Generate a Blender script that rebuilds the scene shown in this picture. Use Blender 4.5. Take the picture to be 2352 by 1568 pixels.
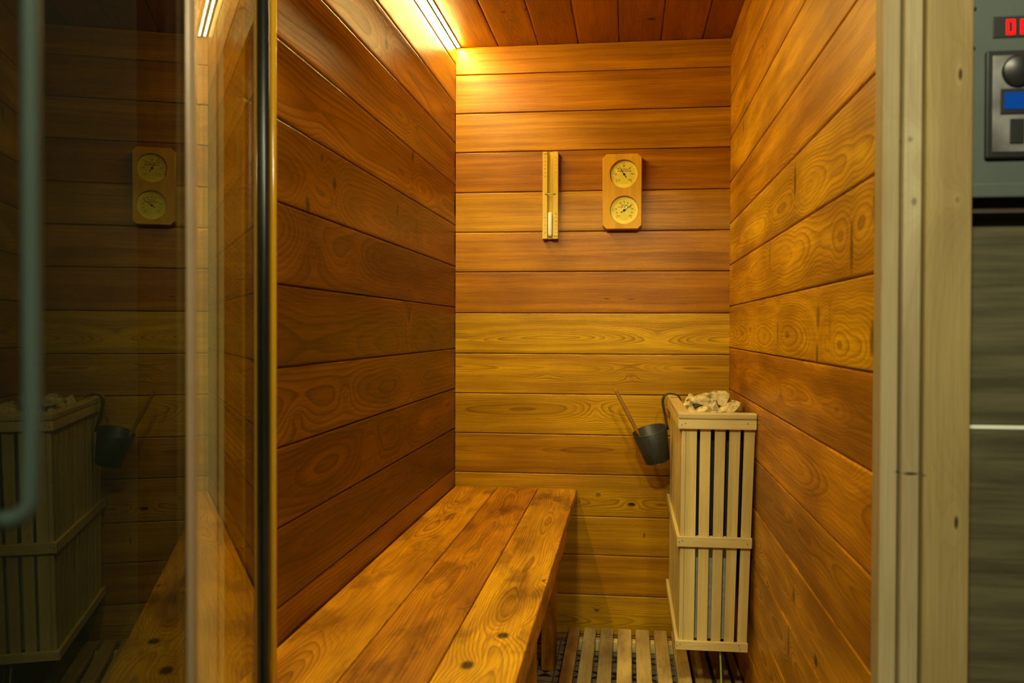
import bpy, bmesh, math, random
from mathutils import Vector, Matrix, noise

# ------------------------------------------------------------------ camera, world, lights, exposure
SC = bpy.context.scene
COL = SC.collection
for o in list(bpy.data.objects):
    bpy.data.objects.remove(o)

cam_d = bpy.data.cameras.new('camera')
cam_d.sensor_width = 36.0
cam_d.lens = 31.994
cam_d.clip_start = 0.02
cam_d.dof.use_dof = True
cam_d.dof.focus_distance = 2.55
cam_d.dof.aperture_fstop = 5.6
cam = bpy.data.objects.new('camera', cam_d)
COL.objects.link(cam)
YAW, PIT, ROL = 0.12633, -0.0133, 0.00289
fw = Vector((-math.sin(YAW) * math.cos(PIT), math.cos(YAW) * math.cos(PIT), math.sin(PIT)))
rt = Vector((math.cos(YAW), math.sin(YAW), 0))
up = rt.cross(fw)
r2 = rt * math.cos(ROL) + up * math.sin(ROL)
u2 = up * math.cos(ROL) - rt * math.sin(ROL)
cam.matrix_world = Matrix(((r2.x, u2.x, -fw.x, 0), (r2.y, u2.y, -fw.y, 0), (r2.z, u2.z, -fw.z, 0.99), (0, 0, 0, 1)))
SC.camera = cam

W = bpy.data.worlds.new('world')
SC.world = W
W.use_nodes = True
bg = W.node_tree.nodes['Background']
bg.inputs[0].default_value = (0.75, 0.9, 0.8, 1)
bg.inputs[1].default_value = 0.012

def area(name, loc, target, size, power, color):
    d = bpy.data.lights.new(name, 'AREA')
    d.size = size
    d.energy = power
    d.color = color
    o = bpy.data.objects.new(name, d)
    COL.objects.link(o)
    o.location = loc
    o.rotation_euler = (Vector(target) - Vector(loc)).to_track_quat('-Z', 'Y').to_euler()
    return o

area('corridor_lamp', (-0.20, -0.45, 2.40), (0.02, 2.3, 0.35), 0.14, 36, (1.0, 0.93, 0.60))
area('corridor_lamp', (0.46, -0.60, 2.40), (0.10, 2.5, 0.5), 0.14, 21, (1.0, 0.93, 0.60))
LED_COLOR = (1.0, 0.71, 0.22)
LED_POWER = 1380.0

vs = SC.view_settings
vs.view_transform = 'Standard'
vs.look = 'None'
vs.gamma = 1
vs.use_curve_mapping = False
vs.exposure = 0.0

# ------------------------------------------------------------------ room constants (metres)
XL, XR, YB, ZC = -0.5529, 0.3148, 2.9, 1.898
BENCH_Z, BENCH_X = 0.483, -0.158

# ------------------------------------------------------------------ node helpers
class NT:
    def __init__(s, name):
        s.m = bpy.data.materials.new(name)
        s.m.use_nodes = True
        s.t = s.m.node_tree
        s.t.nodes.clear()
        s.out = s.t.nodes.new('ShaderNodeOutputMaterial')
    def n(s, typ, **kw):
        nd = s.t.nodes.new(typ)
        for k, v in kw.items():
            setattr(nd, k, v)
        return nd
    def put(s, sock, v):
        if v is None:
            return
        if isinstance(v, bpy.types.NodeSocket):
            s.t.links.new(v, sock)
        elif isinstance(v, (tuple, list)):
            sock.default_value = tuple(v) if len(v) == len(sock.default_value) else tuple(v) + (1,)
        else:
            sock.default_value = v
    def ma(s, op, a, b=None, c=None, clamp=False):
        nd = s.n('ShaderNodeMath', operation=op, use_clamp=clamp)
        for i, v in enumerate((a, b, c)):
            s.put(nd.inputs[i], v)
        return nd.outputs[0]
    def ve(s, op, a, b=None):
        nd = s.n('ShaderNodeVectorMath', operation=op)
        s.put(nd.inputs[0], a)
        s.put(nd.inputs[1], b)
        return nd.outputs['Value'] if op in ('DOT_PRODUCT', 'LENGTH', 'DISTANCE') else nd.outputs[0]
    def cb(s, x, y, z):
        nd = s.n('ShaderNodeCombineXYZ')
        for i, v in enumerate((x, y, z)):
            s.put(nd.inputs[i], v)
        return nd.outputs[0]
    def sp(s, v):
        nd = s.n('ShaderNodeSeparateXYZ')
        s.put(nd.inputs[0], v)
        return nd.outputs
    def noise(s, v, scale=1.0, detail=2.0, rough=0.5):
        nd = s.n('ShaderNodeTexNoise')
        s.put(nd.inputs['Vector'], v)
        nd.inputs['Scale'].default_value = scale
        nd.inputs['Detail'].default_value = detail
        nd.inputs['Roughness'].default_value = rough
        return nd.outputs[0]
    def mix(s, f, a, b, mode='MIX'):
        nd = s.n('ShaderNodeMix', data_type='RGBA', blend_type=mode)
        s.put(nd.inputs[0], f)
        s.put(nd.inputs[6], a)
        s.put(nd.inputs[7], b)
        return nd.outputs[2]
    def rmp(s, v, lo, hi, a=0.0, b=1.0, smooth=True):
        nd = s.n('ShaderNodeMapRange', interpolation_type='SMOOTHSTEP' if smooth else 'LINEAR')
        for i, q in enumerate((v, lo, hi, a, b)):
            s.put(nd.inputs[i], q)
        return nd.outputs[0]
    def bsdf(s, color, rough=0.5, metal=0.0, spec=0.5, bump=None, bs=0.2, bd=0.001):
        p = s.n('ShaderNodeBsdfPrincipled')
        s.put(p.inputs['Base Color'], color)
        s.put(p.inputs['Roughness'], rough)
        s.put(p.inputs['Metallic'], metal)
        s.put(p.inputs['Specular IOR Level'], spec)
        if bump is not None:
            b = s.n('ShaderNodeBump')
            b.inputs['Strength'].default_value = bs
            b.inputs['Distance'].default_value = bd
            s.put(b.inputs['Height'], bump)
            s.t.links.new(b.outputs[0], p.inputs['Normal'])
        s.t.links.new(p.outputs[0], s.out.inputs[0])
        return p

def plain(name, color, rough=0.5, metal=0.0, spec=0.5, var=0.12, scale=40.0, bump=0.1):
    t = NT(name)
    co = t.n('ShaderNodeTexCoord').outputs['Object']
    n = t.noise(co, scale, 3.0)
    f = t.rmp(n, 0.25, 0.75, 1 - var, 1 + var)
    c = t.mix(1.0, color + (1,), t.cb(f, f, f), 'MULTIPLY')
    t.bsdf(c, rough, metal, spec, n, bump)
    return t.m

def emit(name, color, strength):
    t = NT(name)
    e = t.n('ShaderNodeEmission')
    e.inputs[0].default_value = color + (1,)
    e.inputs[1].default_value = strength
    t.t.links.new(e.outputs[0], t.out.inputs[0])
    return t.m

def thin_glass(name, tint, f0=0.04, gain=1.0, gloss=(1, 1, 1)):
    t = NT(name)
    g = t.n('ShaderNodeNewGeometry')
    c = t.ma('ABSOLUTE', t.ve('DOT_PRODUCT', g.outputs['Incoming'], g.outputs['Normal']))
    q = t.ma('POWER', t.ma('SUBTRACT', 1.0, c, clamp=True), 5.0)
    R = t.ma('MULTIPLY', t.ma('MULTIPLY_ADD', q, 1 - f0, f0), gain, clamp=True)
    tr = t.n('ShaderNodeBsdfTransparent')
    tr.inputs[0].default_value = tint + (1,)
    gl = t.n('ShaderNodeBsdfGlossy')
    gl.inputs[0].default_value = gloss + (1,)
    gl.inputs['Roughness'].default_value = 0.0
    mx = t.n('ShaderNodeMixShader')
    t.put(mx.inputs[0], R)
    t.t.links.new(tr.outputs[0], mx.inputs[1])
    t.t.links.new(gl.outputs[0], mx.inputs[2])
    t.t.links.new(mx.outputs[0], t.out.inputs[0])
    return t.m

# knot: inputs P (along, across), centre, radii -> ring warp, darkness
def knot_group():
    g = bpy.data.node_groups.new('knot', 'ShaderNodeTree')
    I = g.interface
    I.new_socket('P', in_out='INPUT', socket_type='NodeSocketVector')
    I.new_socket('C', in_out='INPUT', socket_type='NodeSocketVector')
    I.new_socket('S', in_out='INPUT', socket_type='NodeSocketVector')
    I.new_socket('warp', in_out='OUTPUT', socket_type='NodeSocketFloat')
    I.new_socket('dark', in_out='OUTPUT', socket_type='NodeSocketFloat')
    a, b = g.nodes.new('NodeGroupInput'), g.nodes.new('NodeGroupOutput')
    def vm(op, x, y=None):
        n = g.nodes.new('ShaderNodeVectorMath')
        n.operation = op
        g.links.new(x, n.inputs[0])
        if y is not None:
            g.links.new(y, n.inputs[1])
        return n
    d = vm('SUBTRACT', a.outputs['P'], a.outputs['C'])
    e = vm('DIVIDE', d.outputs[0], a.outputs['S'])
    l = vm('LENGTH', e.outputs[0])
    def mm(op, x, y):
        n = g.nodes.new('ShaderNodeMath')
        n.operation = op
        for i, v in enumerate((x, y)):
            if isinstance(v, bpy.types.NodeSocket):
                g.links.new(v, n.inputs[i])
            else:
                n.inputs[i].default_value = v
        return n.outputs[0]
    q = mm('MULTIPLY', l.outputs['Value'], -0.34)
    w = mm('POWER', 2.718, q)
    g.links.new(w, b.inputs['warp'])
    r = g.nodes.new('ShaderNodeMapRange')
    r.interpolation_type = 'SMOOTHSTEP'
    for i, v in enumerate((l.outputs['Value'], 0.42, 1.12, 1.0, 0.0)):
        if i == 0:
            g.links.new(v, r.inputs[0])
        else:
            r.inputs[i].default_value = v
    g.links.new(r.outputs[0], b.inputs['dark'])
    return g
KNOT = knot_group()

def wood(name, pale, mid, deep, late, knots=(), freq=210.0, late_amt=0.6, fib=0.30, rough=0.42, spec=0.4, patch=0.16, stain=0.0, flame=0.15):
    """Solid-textured board wood. gc = (along grain, across in room, across from board centre); tone = (seed, tone, pith)."""
    t = NT(name)
    at = t.n('ShaderNodeAttribute', attribute_name='gc').outputs['Vector']
    tn = t.n('ShaderNodeAttribute', attribute_name='tone').outputs['Vector']
    x, y, c = t.sp(at)
    seed, tone, pith = t.sp(tn)
    so = t.ma('MULTIPLY', seed, 41.0)
    n1 = t.ma('SUBTRACT', t.noise(t.cb(t.ma('MULTIPLY_ADD', x, 1.5, so), t.ma('MULTIPLY', c, 5.0), so), 1.0, 1.0), 0.5)
    n2 = t.ma('SUBTRACT', t.noise(t.cb(t.ma('MULTIPLY_ADD', x, 5.0, so), t.ma('MULTIPLY', c, 22.0), so), 1.0, 2.0), 0.5)
    n3 = t.ma('SUBTRACT', t.noise(t.cb(t.ma('MULTIPLY', x, 2.2), so, t.ma('ADD', so, 7.3)), 1.0, 1.0), 0.5)
    warp = dark = None
    P = t.cb(x, y, 0.0)
    for k in knots:
        g = t.n('ShaderNodeGroup')
        g.node_tree = KNOT
        t.put(g.inputs['P'], P)
        g.inputs['C'].default_value = (k[0], k[1], 0)
        g.inputs['S'].default_value = (k[2], k[3], 1)
        amp = k[4] if len(k) > 4 else 1.0
        w = t.ma('MULTIPLY', g.outputs['warp'], 5.5 if len(k) < 6 else k[5])
        d = t.ma('MULTIPLY', g.outputs['dark'], amp)
        warp = w if warp is None else t.ma('ADD', warp, w)
        dark = d if dark is None else t.ma('MAXIMUM', dark, d)
    sh = t.ma('MULTIPLY_ADD', t.ma('FRACT', t.ma('MULTIPLY', seed, 7.77)), 0.05, -0.025)
    strt = t.rmp(pith, .62, .9)
    sh = t.ma('MULTIPLY_ADD', strt, .25, sh)
    wav = t.ma('MULTIPLY_ADD', strt, -.032, .045)
    cc = t.ma('ADD', t.ma('ADD', c, sh), t.ma('ADD', t.ma('MULTIPLY', n1, wav), t.ma('MULTIPLY', n2, 0.004)))
    hh = t.ma('ADD', t.ma('MULTIPLY_ADD', pith, 0.10, 0.010), t.ma('MULTIPLY', n3, 0.05))
    r = t.ma('SQRT', t.ma('ADD', t.ma('MULTIPLY', cc, cc), t.ma('MULTIPLY', hh, hh)))
    ph = t.ma('MULTIPLY', r, freq)
    if warp is not None:
        ph = t.ma('ADD', ph, warp)
    fr = t.ma('FRACT', ph)
    ring = t.ma('MULTIPLY', t.ma('POWER', fr, 2.2), t.rmp(fr, 0.9, 1.0, 1.0, 0.0))
    band = t.noise(t.cb(t.ma('MULTIPLY', ph, 0.33), so, 0.0), 1.0, 1.0)
    ring = t.ma('MULTIPLY', ring, t.rmp(band, 0.3, 0.65, 0.35, 1.0))
    fine = t.noise(t.cb(t.ma('MULTIPLY_ADD', x, 7.0, so), t.ma('MULTIPLY', t.ma('ADD', y, t.ma('MULTIPLY', n2, 0.01)), 330.0), so), 1.0, 3.0, 0.65)
    base = t.mix(t.rmp(tone, 0.0, 0.5, smooth=False), deep + (1,), mid + (1,))
    base = t.mix(t.rmp(tone, 0.5, 1.0, smooth=False), base, pale + (1,))
    pt = t.noise(t.cb(t.ma('MULTIPLY_ADD', x, 3.0, so), t.ma('MULTIPLY', y, 9.0), so), 1.0, 2.0)
    fig = t.noise(t.cb(t.ma('MULTIPLY', ph, 0.16), so, t.ma('MULTIPLY', x, .6)), 1.0, 1.0)
    fg = t.rmp(fig, .34, .64, 1.0 - flame, 1.0 + flame * .35)
    base = t.mix(1.0, base, t.cb(fg, t.ma('POWER', fg, 1.2), t.ma('POWER', fg, 1.4)), 'MULTIPLY')
    lt = t.mix(1.0, base, late + (1,), 'MULTIPLY')
    col = t.mix(t.ma('MULTIPLY', ring, late_amt), base, lt)
    f = t.rmp(fine, 0.2, 0.8, 1 - fib, 1 + fib, smooth=False)
    f = t.ma('MULTIPLY', f, t.rmp(pt, 0.3, 0.7, 1 - patch, 1 + patch))
    col = t.mix(1.0, col, t.cb(f, t.ma('POWER', f, 1.25), t.ma('POWER', f, 1.5)), 'MULTIPLY')
    if stain:
        st = t.noise(t.cb(t.ma('MULTIPLY_ADD', x, 5.0, so), t.ma('MULTIPLY', y, 14.0), so), 1.0, 3.0, 0.6)
        st2 = t.noise(t.cb(x, y, so), 55.0, 3.0, 0.7)
        sf = t.ma('MULTIPLY', t.rmp(t.ma('MULTIPLY_ADD', st2, 0.12, st), 0.53, 0.72), stain)
        col = t.mix(sf, col, t.mix(1.0, col, (0.42, 0.36, 0.55, 1), 'MULTIPLY'))
    if dark is not None:
        kn = t.noise(t.cb(x, y, 0.0), 160.0, 3.0)
        dk = t.ma('MULTIPLY', dark, t.rmp(kn, 0.25, 0.55, 0.75, 1.0))
        col = t.mix(dk, col, t.mix(1.0, col, (0.025, 0.015, 0.02, 1), 'MULTIPLY'))
    hgt = t.ma('ADD', t.ma('MULTIPLY', ring, -0.6), t.ma('MULTIPLY', fine, 0.5))
    rg = t.rmp(fine, 0.2, 0.8, rough + 0.06, rough - 0.05)
    t.bsdf(col, rg, 0.0, spec, hgt, 0.22, 0.0006)
    return t.m

# ------------------------------------------------------------------ mesh helpers
class MB:
    """collects polygons with a grain coordinate per vertex and a tone per face, then links them as one mesh"""
    def __init__(s):
        s.v, s.f, s.gc, s.tn, s.mi, s.sm = [], [], [], [], [], []
    def add(s, verts, faces, gc=None, tone=(0, .5, .5), mi=0, smooth=False):
        b = len(s.v)
        s.v += [tuple(p) for p in verts]
        s.gc += list(gc) if gc else [tuple(p) for p in verts]
        for f in faces:
            s.f.append([b + i for i in f])
            s.tn.append(tone)
            s.mi.append(mi)
            s.sm.append(smooth)
    def bm(s, bm, M=None, axes=None, tone=(0, .5, .5), mi=0, smooth=False):
        vs_ = [(M @ v.co) if M else v.co.copy() for v in bm.verts]
        bm.verts.index_update()
        gc = grain(vs_, axes) if axes else None
        s.add(vs_, [[v.index for v in f.verts] for f in bm.faces], gc, tone, mi, smooth)
        bm.free()
    def box(s, lo, hi, axes=None, tone=(0, .5, .5), bev=0.0, mi=0, seg=2, M=None):
        bm = bmesh.new()
        bmesh.ops.create_cube(bm, size=1)
        for v in bm.verts:
            v.co = Vector([lo[i] + (hi[i] - lo[i]) * (v.co[i] + .5) for i in range(3)])
        if bev:
            bmesh.ops.bevel(bm, geom=list(bm.edges), offset=bev, segments=seg, affect='EDGES', profile=0.5)
        s.bm(bm, M, axes, tone, mi)
    def tube(s, pts, r, n=10, mi=0, cap=True, flat=None, tone=(0, .5, .5)):
        pts = [Vector(p) for p in pts]
        rr = r if isinstance(r, (list, tuple)) else [r] * len(pts)
        vs_, fs = [], []
        t0 = (pts[1] - pts[0]).normalized()
        nrm = t0.orthogonal().normalized()
        for i, p in enumerate(pts):
            a, b = pts[max(0, i - 1)], pts[min(len(pts) - 1, i + 1)]
            t = (b - a).normalized()
            nrm = (nrm - t * nrm.dot(t)).normalized()
            bi = t.cross(nrm)
            for k in range(n):
                an = 2 * math.pi * k / n
                vs_.append(p + (nrm * math.cos(an) + bi * math.sin(an)) * rr[i])
        for i in range(len(pts) - 1):
            for k in range(n):
                k2 = (k + 1) % n
                fs.append((i * n + k, i * n + k2, (i + 1) * n + k2, (i + 1) * n + k))
        if cap:
            fs.append(tuple(range(n))[::-1])
            fs.append(tuple((len(pts) - 1) * n + k for k in range(n)))
        s.add(vs_, fs, None, tone, mi, True)
    def lathe(s, prof, n=32, M=None, mi=0, closed=False):
        vs_, fs = [], []
        for r, z in prof:
            for k in range(n):
                a = 2 * math.pi * k / n
                p = Vector((r * math.cos(a), r * math.sin(a), z))
                vs_.append(M @ p if M else p)
        m = len(prof)
        for i in range(m if closed else m - 1):
            j = (i + 1) % m
            for k in range(n):
                k2 = (k + 1) % n
                fs.append((i * n + k, i * n + k2, j * n + k2, j * n + k))
        s.add(vs_, fs, None, (0, .5, .5), mi, True)
    def text(s, txt, size, M, depth=0.0002, mi=0):
        cu = bpy.data.curves.new('lettering', 'FONT')
        cu.body = txt
        cu.size = size
        cu.align_x = 'CENTER'
        cu.align_y = 'CENTER'
        cu.extrude = depth
        cu.resolution_u = 3
        ob = bpy.data.objects.new('lettering', cu)
        COL.objects.link(ob)
        dg = bpy.context.evaluated_depsgraph_get()
        dg.update()
        me = ob.evaluated_get(dg).to_mesh()
        s.add([M @ v.co for v in me.vertices], [list(p.vertices) for p in me.polygons], None, (0, .5, .5), mi)
        ob.evaluated_get(dg).to_mesh_clear()
        bpy.data.objects.remove(ob)
        bpy.data.curves.remove(cu)
    def build(s, name, mats, parent=None):
        me = bpy.data.meshes.new(name)
        me.from_pydata(s.v, [], s.f)
        if not isinstance(mats, (list, tuple)):
            mats = [mats]
        for m in mats:
            me.materials.append(m)
        a = me.attributes.new('gc', 'FLOAT_VECTOR', 'POINT')
        for i, g in enumerate(s.gc):
            a.data[i].vector = g
        b = me.attributes.new('tone', 'FLOAT_VECTOR', 'FACE')
        for i, g in enumerate(s.tn):
            b.data[i].vector = g
        for i, p in enumerate(me.polygons):
            p.material_index = s.mi[i]
            p.use_smooth = s.sm[i]
        me.update()
        o = bpy.data.objects.new(name, me)
        COL.objects.link(o)
        if parent:
            o.parent = parent
            o.matrix_parent_inverse = Matrix.Translation(-parent.location)
        return o

def grain(vs_, axes):
    """axes = (along, across[, depth]) as indices"""
    a, c = axes[0], axes[1]
    d = 3 - a - c
    lo = min(v[c] for v in vs_), min(v[d] for v in vs_)
    hi = max(v[c] for v in vs_), max(v[d] for v in vs_)
    m = (lo[0] + hi[0]) / 2
    return [(v[a], v[c] + 0.37 * (v[d] - hi[1]), v[c] - m + 0.7 * (v[d] - hi[1])) for v in vs_]

def empty(name, loc, label=None, cat=None, group=None, kind=None):
    o = bpy.data.objects.new(name, None)
    o.empty_display_size = 0.05
    COL.objects.link(o)
    o.location = loc
    return tag(o, label, cat, group, kind)

def tag(o, label=None, cat=None, group=None, kind=None):
    for k, v in (('label', label), ('category', cat), ('group', group), ('kind', kind)):
        if v:
            o[k] = v
    return o

RND = random.Random(5)

# ------------------------------------------------------------------ materials
PALE, MID, DEEP = (0.56, 0.320, 0.005), (0.41, 0.163, 0.0008), (0.150, 0.048, 0.0004)
LATE = (0.32, 0.22, 0.10)
def K(lst, rx=.007, ry=.009, amp=1.0, w=5.5):
    return [(a, b, rx, ry, amp, w) for a, b in lst]
M_LEFT = wood('cedar left wall', PALE, MID, DEEP, (0.22, 0.15, 0.07),
    [(2.056, 1.648, 0.0162, 0.0162, 1.0), (2.311, 1.438, 0.0135, 0.0230, 1.0), (1.681, 1.266, 0.0121, 0.0162, 1.0), (1.531, 1.207, 0.0135, 0.0162, .9),
     (2.159, 1.276, 0.0121, 0.0162, .9), (2.357, 1.264, 0.0108, 0.0162, .9), (1.606, 1.301, 0.0081, 0.0108, .8), (2.274, 1.022, 0.0121, 0.0189, .85),
     (2.24, .985, 0.0108, 0.0405, .5, 2.0), (2.231, .741, 0.0135, 0.0162, .75), (1.919, .732, .02, .010, 0.0, 9.0), (2.31, .845, .02, .014, 0.0, 8.0),
     (1.566, 1.125, .035, .016, 0.0, 8.0), (1.80, 1.13, .03, .014, 0.0, 6.0), (1.48, .84, .03, .014, 0.0, 6.0), (1.75, .86, .03, .016, 0.0, 6.0)],
    freq=115, late_amt=1.0, flame=.36, rough=.34, spec=.24)
M_BACK = wood('cedar back wall', PALE, MID, DEEP, LATE,
    [(-.0905, .4634, .012, .007, .5), (.0149, .4371, .016, .007, .95), (.0102, .8461, .022, .010, .15, 8.0), (.0931, .9756, .03, .012, .1, 6.0),
     (-.2543, .8444, .05, .010, 0.0, 6.0), (-.5388, .9715, .04, .012, .2, 6.0), (-.0945, .0966, .010, .006, .7), (-.066, 1.088, .012, .0016, .9, 0), (.012, 1.0865, .016, .0016, .8, 0),
     (.055, .34, .004, .012, .6, 0), (-.10, .73, .02, .02, 0.0, 5.0)],
    freq=290, late_amt=.95, flame=.2, rough=.33, spec=.24)
M_RIGHT = wood('cedar right wall', (0.66, 0.375, 0.003), (0.50, 0.20, 0.0008), (0.20, 0.064, 0.0004), LATE,
    [(1.79, 1.274, 0.0126, 0.0390, .8, 3.0), (1.3435, 1.103, 0.0112, 0.0455, .7, 3.0), (1.218, 1.147, 0.0168, 0.0390, .75, 3.0), (2.578, 1.5516, 0.0112, 0.0260, .7), (2.096, 1.167, 0.0084, 0.0390, .5, 3.0),
     (1.217, .977, 0.0308, 0.0312, .9), (1.569, 1.01, 0.0168, 0.0260, .6), (1.576, .952, 0.0140, 0.0234, .7), (1.981, .9835, 0.0112, 0.0260, .5), (2.411, .992, 0.0140, 0.0104, .7),
     (1.932, .849, .012, .010, .15, 8.0), (2.728, .836, 0.0168, 0.0130, .3, 8.0), (1.568, .4365, 0.0168, 0.0130, .9), (2.096, .418, 0.0112, 0.0104, .8), (1.826, .381, 0.0112, 0.0390, .7, 3.0), (1.775, .486, 0.0140, 0.0156, .8),
     (1.70, .80, .02, .01, .1, 6.0), (1.35, .79, .03, .012, 0.0, 7.0), (1.48, 1.005, 0.0084, 0.0390, .3, 3.0)],
    freq=230, late_amt=.95, flame=.2, rough=.38, spec=.22, patch=.26)
M_CEIL = wood('cedar ceiling', PALE, MID, DEEP, LATE,
    [(2.594, -.357, 0.0130, 0.0091, .8), (2.702, .0646, 0.0130, 0.0156, 1.0), (2.625, -.249, .03, .012, .2, 8.0), (2.58, -.292, 0.0078, 0.0065, .9, 2.0), (2.82, -.285, 0.0078, 0.0065, .9, 2.0), (2.78, .215, 0.0052, 0.0078, .6, 3.0)],
    freq=260, late_amt=.6, rough=.42)
M_BENCH = wood('cedar bench', (0.70, 0.385, 0.006), (0.56, 0.225, 0.002), (0.26, 0.085, 0.001), LATE,
    [(1.488, -.2028, .020, .013, .95), (1.349, -.2382, .022, .013, .95), (1.8255, -.1657, .014, .006, .8, 4.0), (1.788, -.184, .05, .012, 0.0, 7.0), (2.60, -.166, .06, .018, 0.0, 9.0),
     (2.15, -.165, .05, .010, 0.0, 7.0), (1.52, -.176, .04, .010, 0.0, 6.0), (1.62, -.30, .012, .008, .35), (1.95, -.335, .012, .006, .4, 4.0), (2.45, -.30, .03, .014, 0.0, 6.0),
     (1.8, -.50, .05, .008, .0, 6.0), (2.05, -.49, .05, .008, .0, 6.0), (1.5, -.48, .05, .01, .0, 6.0)],
    freq=230, late_amt=.95, rough=.42, spec=.22, stain=.85, patch=.26, flame=.2)
M_PINE = wood('pale pine', (0.731, 0.602, 0.241), (0.688, 0.516, 0.146), (0.619, 0.396, 0.086), (0.80, 0.64, 0.45), freq=240, late_amt=.42, fib=.1, rough=.5, spec=.3, patch=.08)
M_SLAT = wood('worn duckboard wood', (0.630, 0.486, 0.171), (0.558, 0.378, 0.099), (0.405, 0.216, 0.045), (0.7, 0.55, 0.4), freq=260, late_amt=.3, fib=.18, rough=.6, spec=.25, patch=.2, stain=.5)
M_JAMB = wood('door jamb pine', (0.376, 0.310, 0.174), (0.344, 0.269, 0.116), (0.292, 0.208, 0.063), (0.74, 0.66, 0.5),
    [(1.145, .364, .005, .004, .4), (1.293, .366, .009, .003, .9), (.762, .366, .010, .003, .9), (1.22, .318, .004, .004, .4), (1.145, .323, .006, .004, .5), (.817, .3215, .0022, .012, .9, 1.0)],
    freq=200, late_amt=.3, fib=.12, rough=.6, spec=.25, patch=.08)
M_INST = wood('instrument wood', (0.705, 0.473, 0.026), (0.636, 0.361, 0.013), (0.516, 0.241, 0.005), (0.75, 0.55, 0.35), freq=320, late_amt=.6, fib=.1, rough=.45, spec=.2, patch=.06)
M_TIMER = wood('timer wood', (0.740, 0.585, 0.077), (0.705, 0.516, 0.052), (0.645, 0.430, 0.034), (0.85, 0.7, 0.5), freq=260, late_amt=.3, fib=.06, rough=.42, spec=.4, patch=.05)
M_HANDLE = wood('ladle wood', (0.363, 0.209, 0.028), (0.308, 0.154, 0.017), (0.220, 0.088, 0.006), (0.7, 0.55, 0.4), freq=300, late_amt=.4)
M_BUCKET = plain('black enamel', (0.030, 0.032, 0.024), .45, 0.0, .5, .25, 120, .25)
M_RIM = plain('worn rim', (0.11, 0.105, 0.085), .35, .6, .5)
M_STONE = None
M_DARKSTEEL = plain('dark heater steel', (0.035, 0.036, 0.03), .5, .4, .5)
M_ZINC = plain('galvanised steel', (0.52, 0.58, 0.53), .5, .5, .5, .15, 90)
M_BLACK = plain('black rubber', (0.013, 0.015, 0.014), .34, 0, .6)
M_INK = plain('ink', (0.02, 0.015, 0.01), .7, 0, .2)
M_CHROME = plain('polished steel', (0.72, 0.72, 0.70), .12, 1.0, .5, .03)
M_BRUSH = plain('brushed steel', (0.50, 0.56, 0.52), .34, 1.0, .5, .06)
M_WHITE = plain('white sand', (0.86, 0.84, 0.76), .8, 0, .2, .05, 300)
M_DIAL = plain('dial paper', (0.84, 0.74, 0.10), .6, 0, .3, .04)
M_SIDE = thin_glass('clear panel glass', (0.90, 0.93, 0.84), .05, .75, (.95, 1.0, .85))
M_DOORGLASS = thin_glass('tinted door glass', (0.34, 0.40, 0.36), .04, 0.5, (.92, 1.0, .92))
M_LENS = thin_glass('lens glass', (0.97, 0.97, 0.95))
M_CABLE = plain('green yellow cable', (0.34, 0.48, 0.03), .45, 0, .4)
M_BOX = plain('grey enamel', (0.066, 0.088, 0.076), .5, 0, .4, .05, 20)
M_SCREW = plain('dark screw', (0.01, 0.015, 0.02), .5, .2)
M_FACE = plain('silver control face', (0.30, 0.30, 0.30), .3, .6, .5, .5, 26)
M_LEDRED = emit('red display segment', (1.0, 0.006, 0.006), 2.0)
M_BLUE = emit('blue screen', (0.01, 0.12, 0.55), .45)
M_DIODE = emit('warm diode', LED_COLOR, LED_POWER)
M_TAPE = plain('strip tape', (0.75, 0.72, 0.6), .5)

def stone_mat():
    t = NT('sauna stone')
    co = t.n('ShaderNodeTexCoord').outputs['Object']
    n = t.noise(co, 22.0, 5.0, .65)
    n2 = t.noise(co, 90.0, 4.0, .7)
    c = t.mix(t.rmp(n, .36, .54), (0.17, 0.15, 0.07, 1), (0.74, 0.60, 0.24, 1))
    c = t.mix(t.rmp(n2, .45, .75), c, (0.82, 0.68, 0.32, 1))
    t.bsdf(c, .85, 0, .2, t.ma('ADD', n2, n), .9, .004)
    return t.m
M_STONE = stone_mat()

def tile_floor():
    t = NT('patterned floor tile')
    x, y, z = t.sp(t.n('ShaderNodeNewGeometry').outputs['Position'])
    S = 0.05
    u = t.ma('SUBTRACT', t.ma('FRACT', t.ma('DIVIDE', t.ma('ADD', x, 5.006), S)), .5)
    fv = t.ma('FRACT', t.ma('DIVIDE', t.ma('ADD', y, 5.0), S * 2.6))
    v = t.ma('SUBTRACT', fv, .5)
    inb = t.ma('LESS_THAN', t.ma('ABSOLUTE', v), .22)
    tri = t.ma('GREATER_THAN', t.ma('MULTIPLY', t.ma('ABSOLUTE', v), 2.2), t.ma('ABSOLUTE', u))
    blk = t.ma('MULTIPLY', inb, tri)
    gr = t.ma('MAXIMUM', t.ma('GREATER_THAN', t.ma('ABSOLUTE', u), .475), t.ma('GREATER_THAN', t.ma('ABSOLUTE', v), .485))
    n = t.noise(t.n('ShaderNodeNewGeometry').outputs['Position'], 25.0, 3.0)
    base = t.mix(t.rmp(n, .3, .7), (0.25, 0.215, 0.13, 1), (0.34, 0.30, 0.19, 1))
    c = t.mix(blk, base, (0.012, 0.011, 0.009, 1))
    c = t.mix(gr, c, (0.03, 0.028, 0.022, 1))
    t.bsdf(c, .5, 0, .4)
    return t.m
M_TILE = tile_floor()

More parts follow.
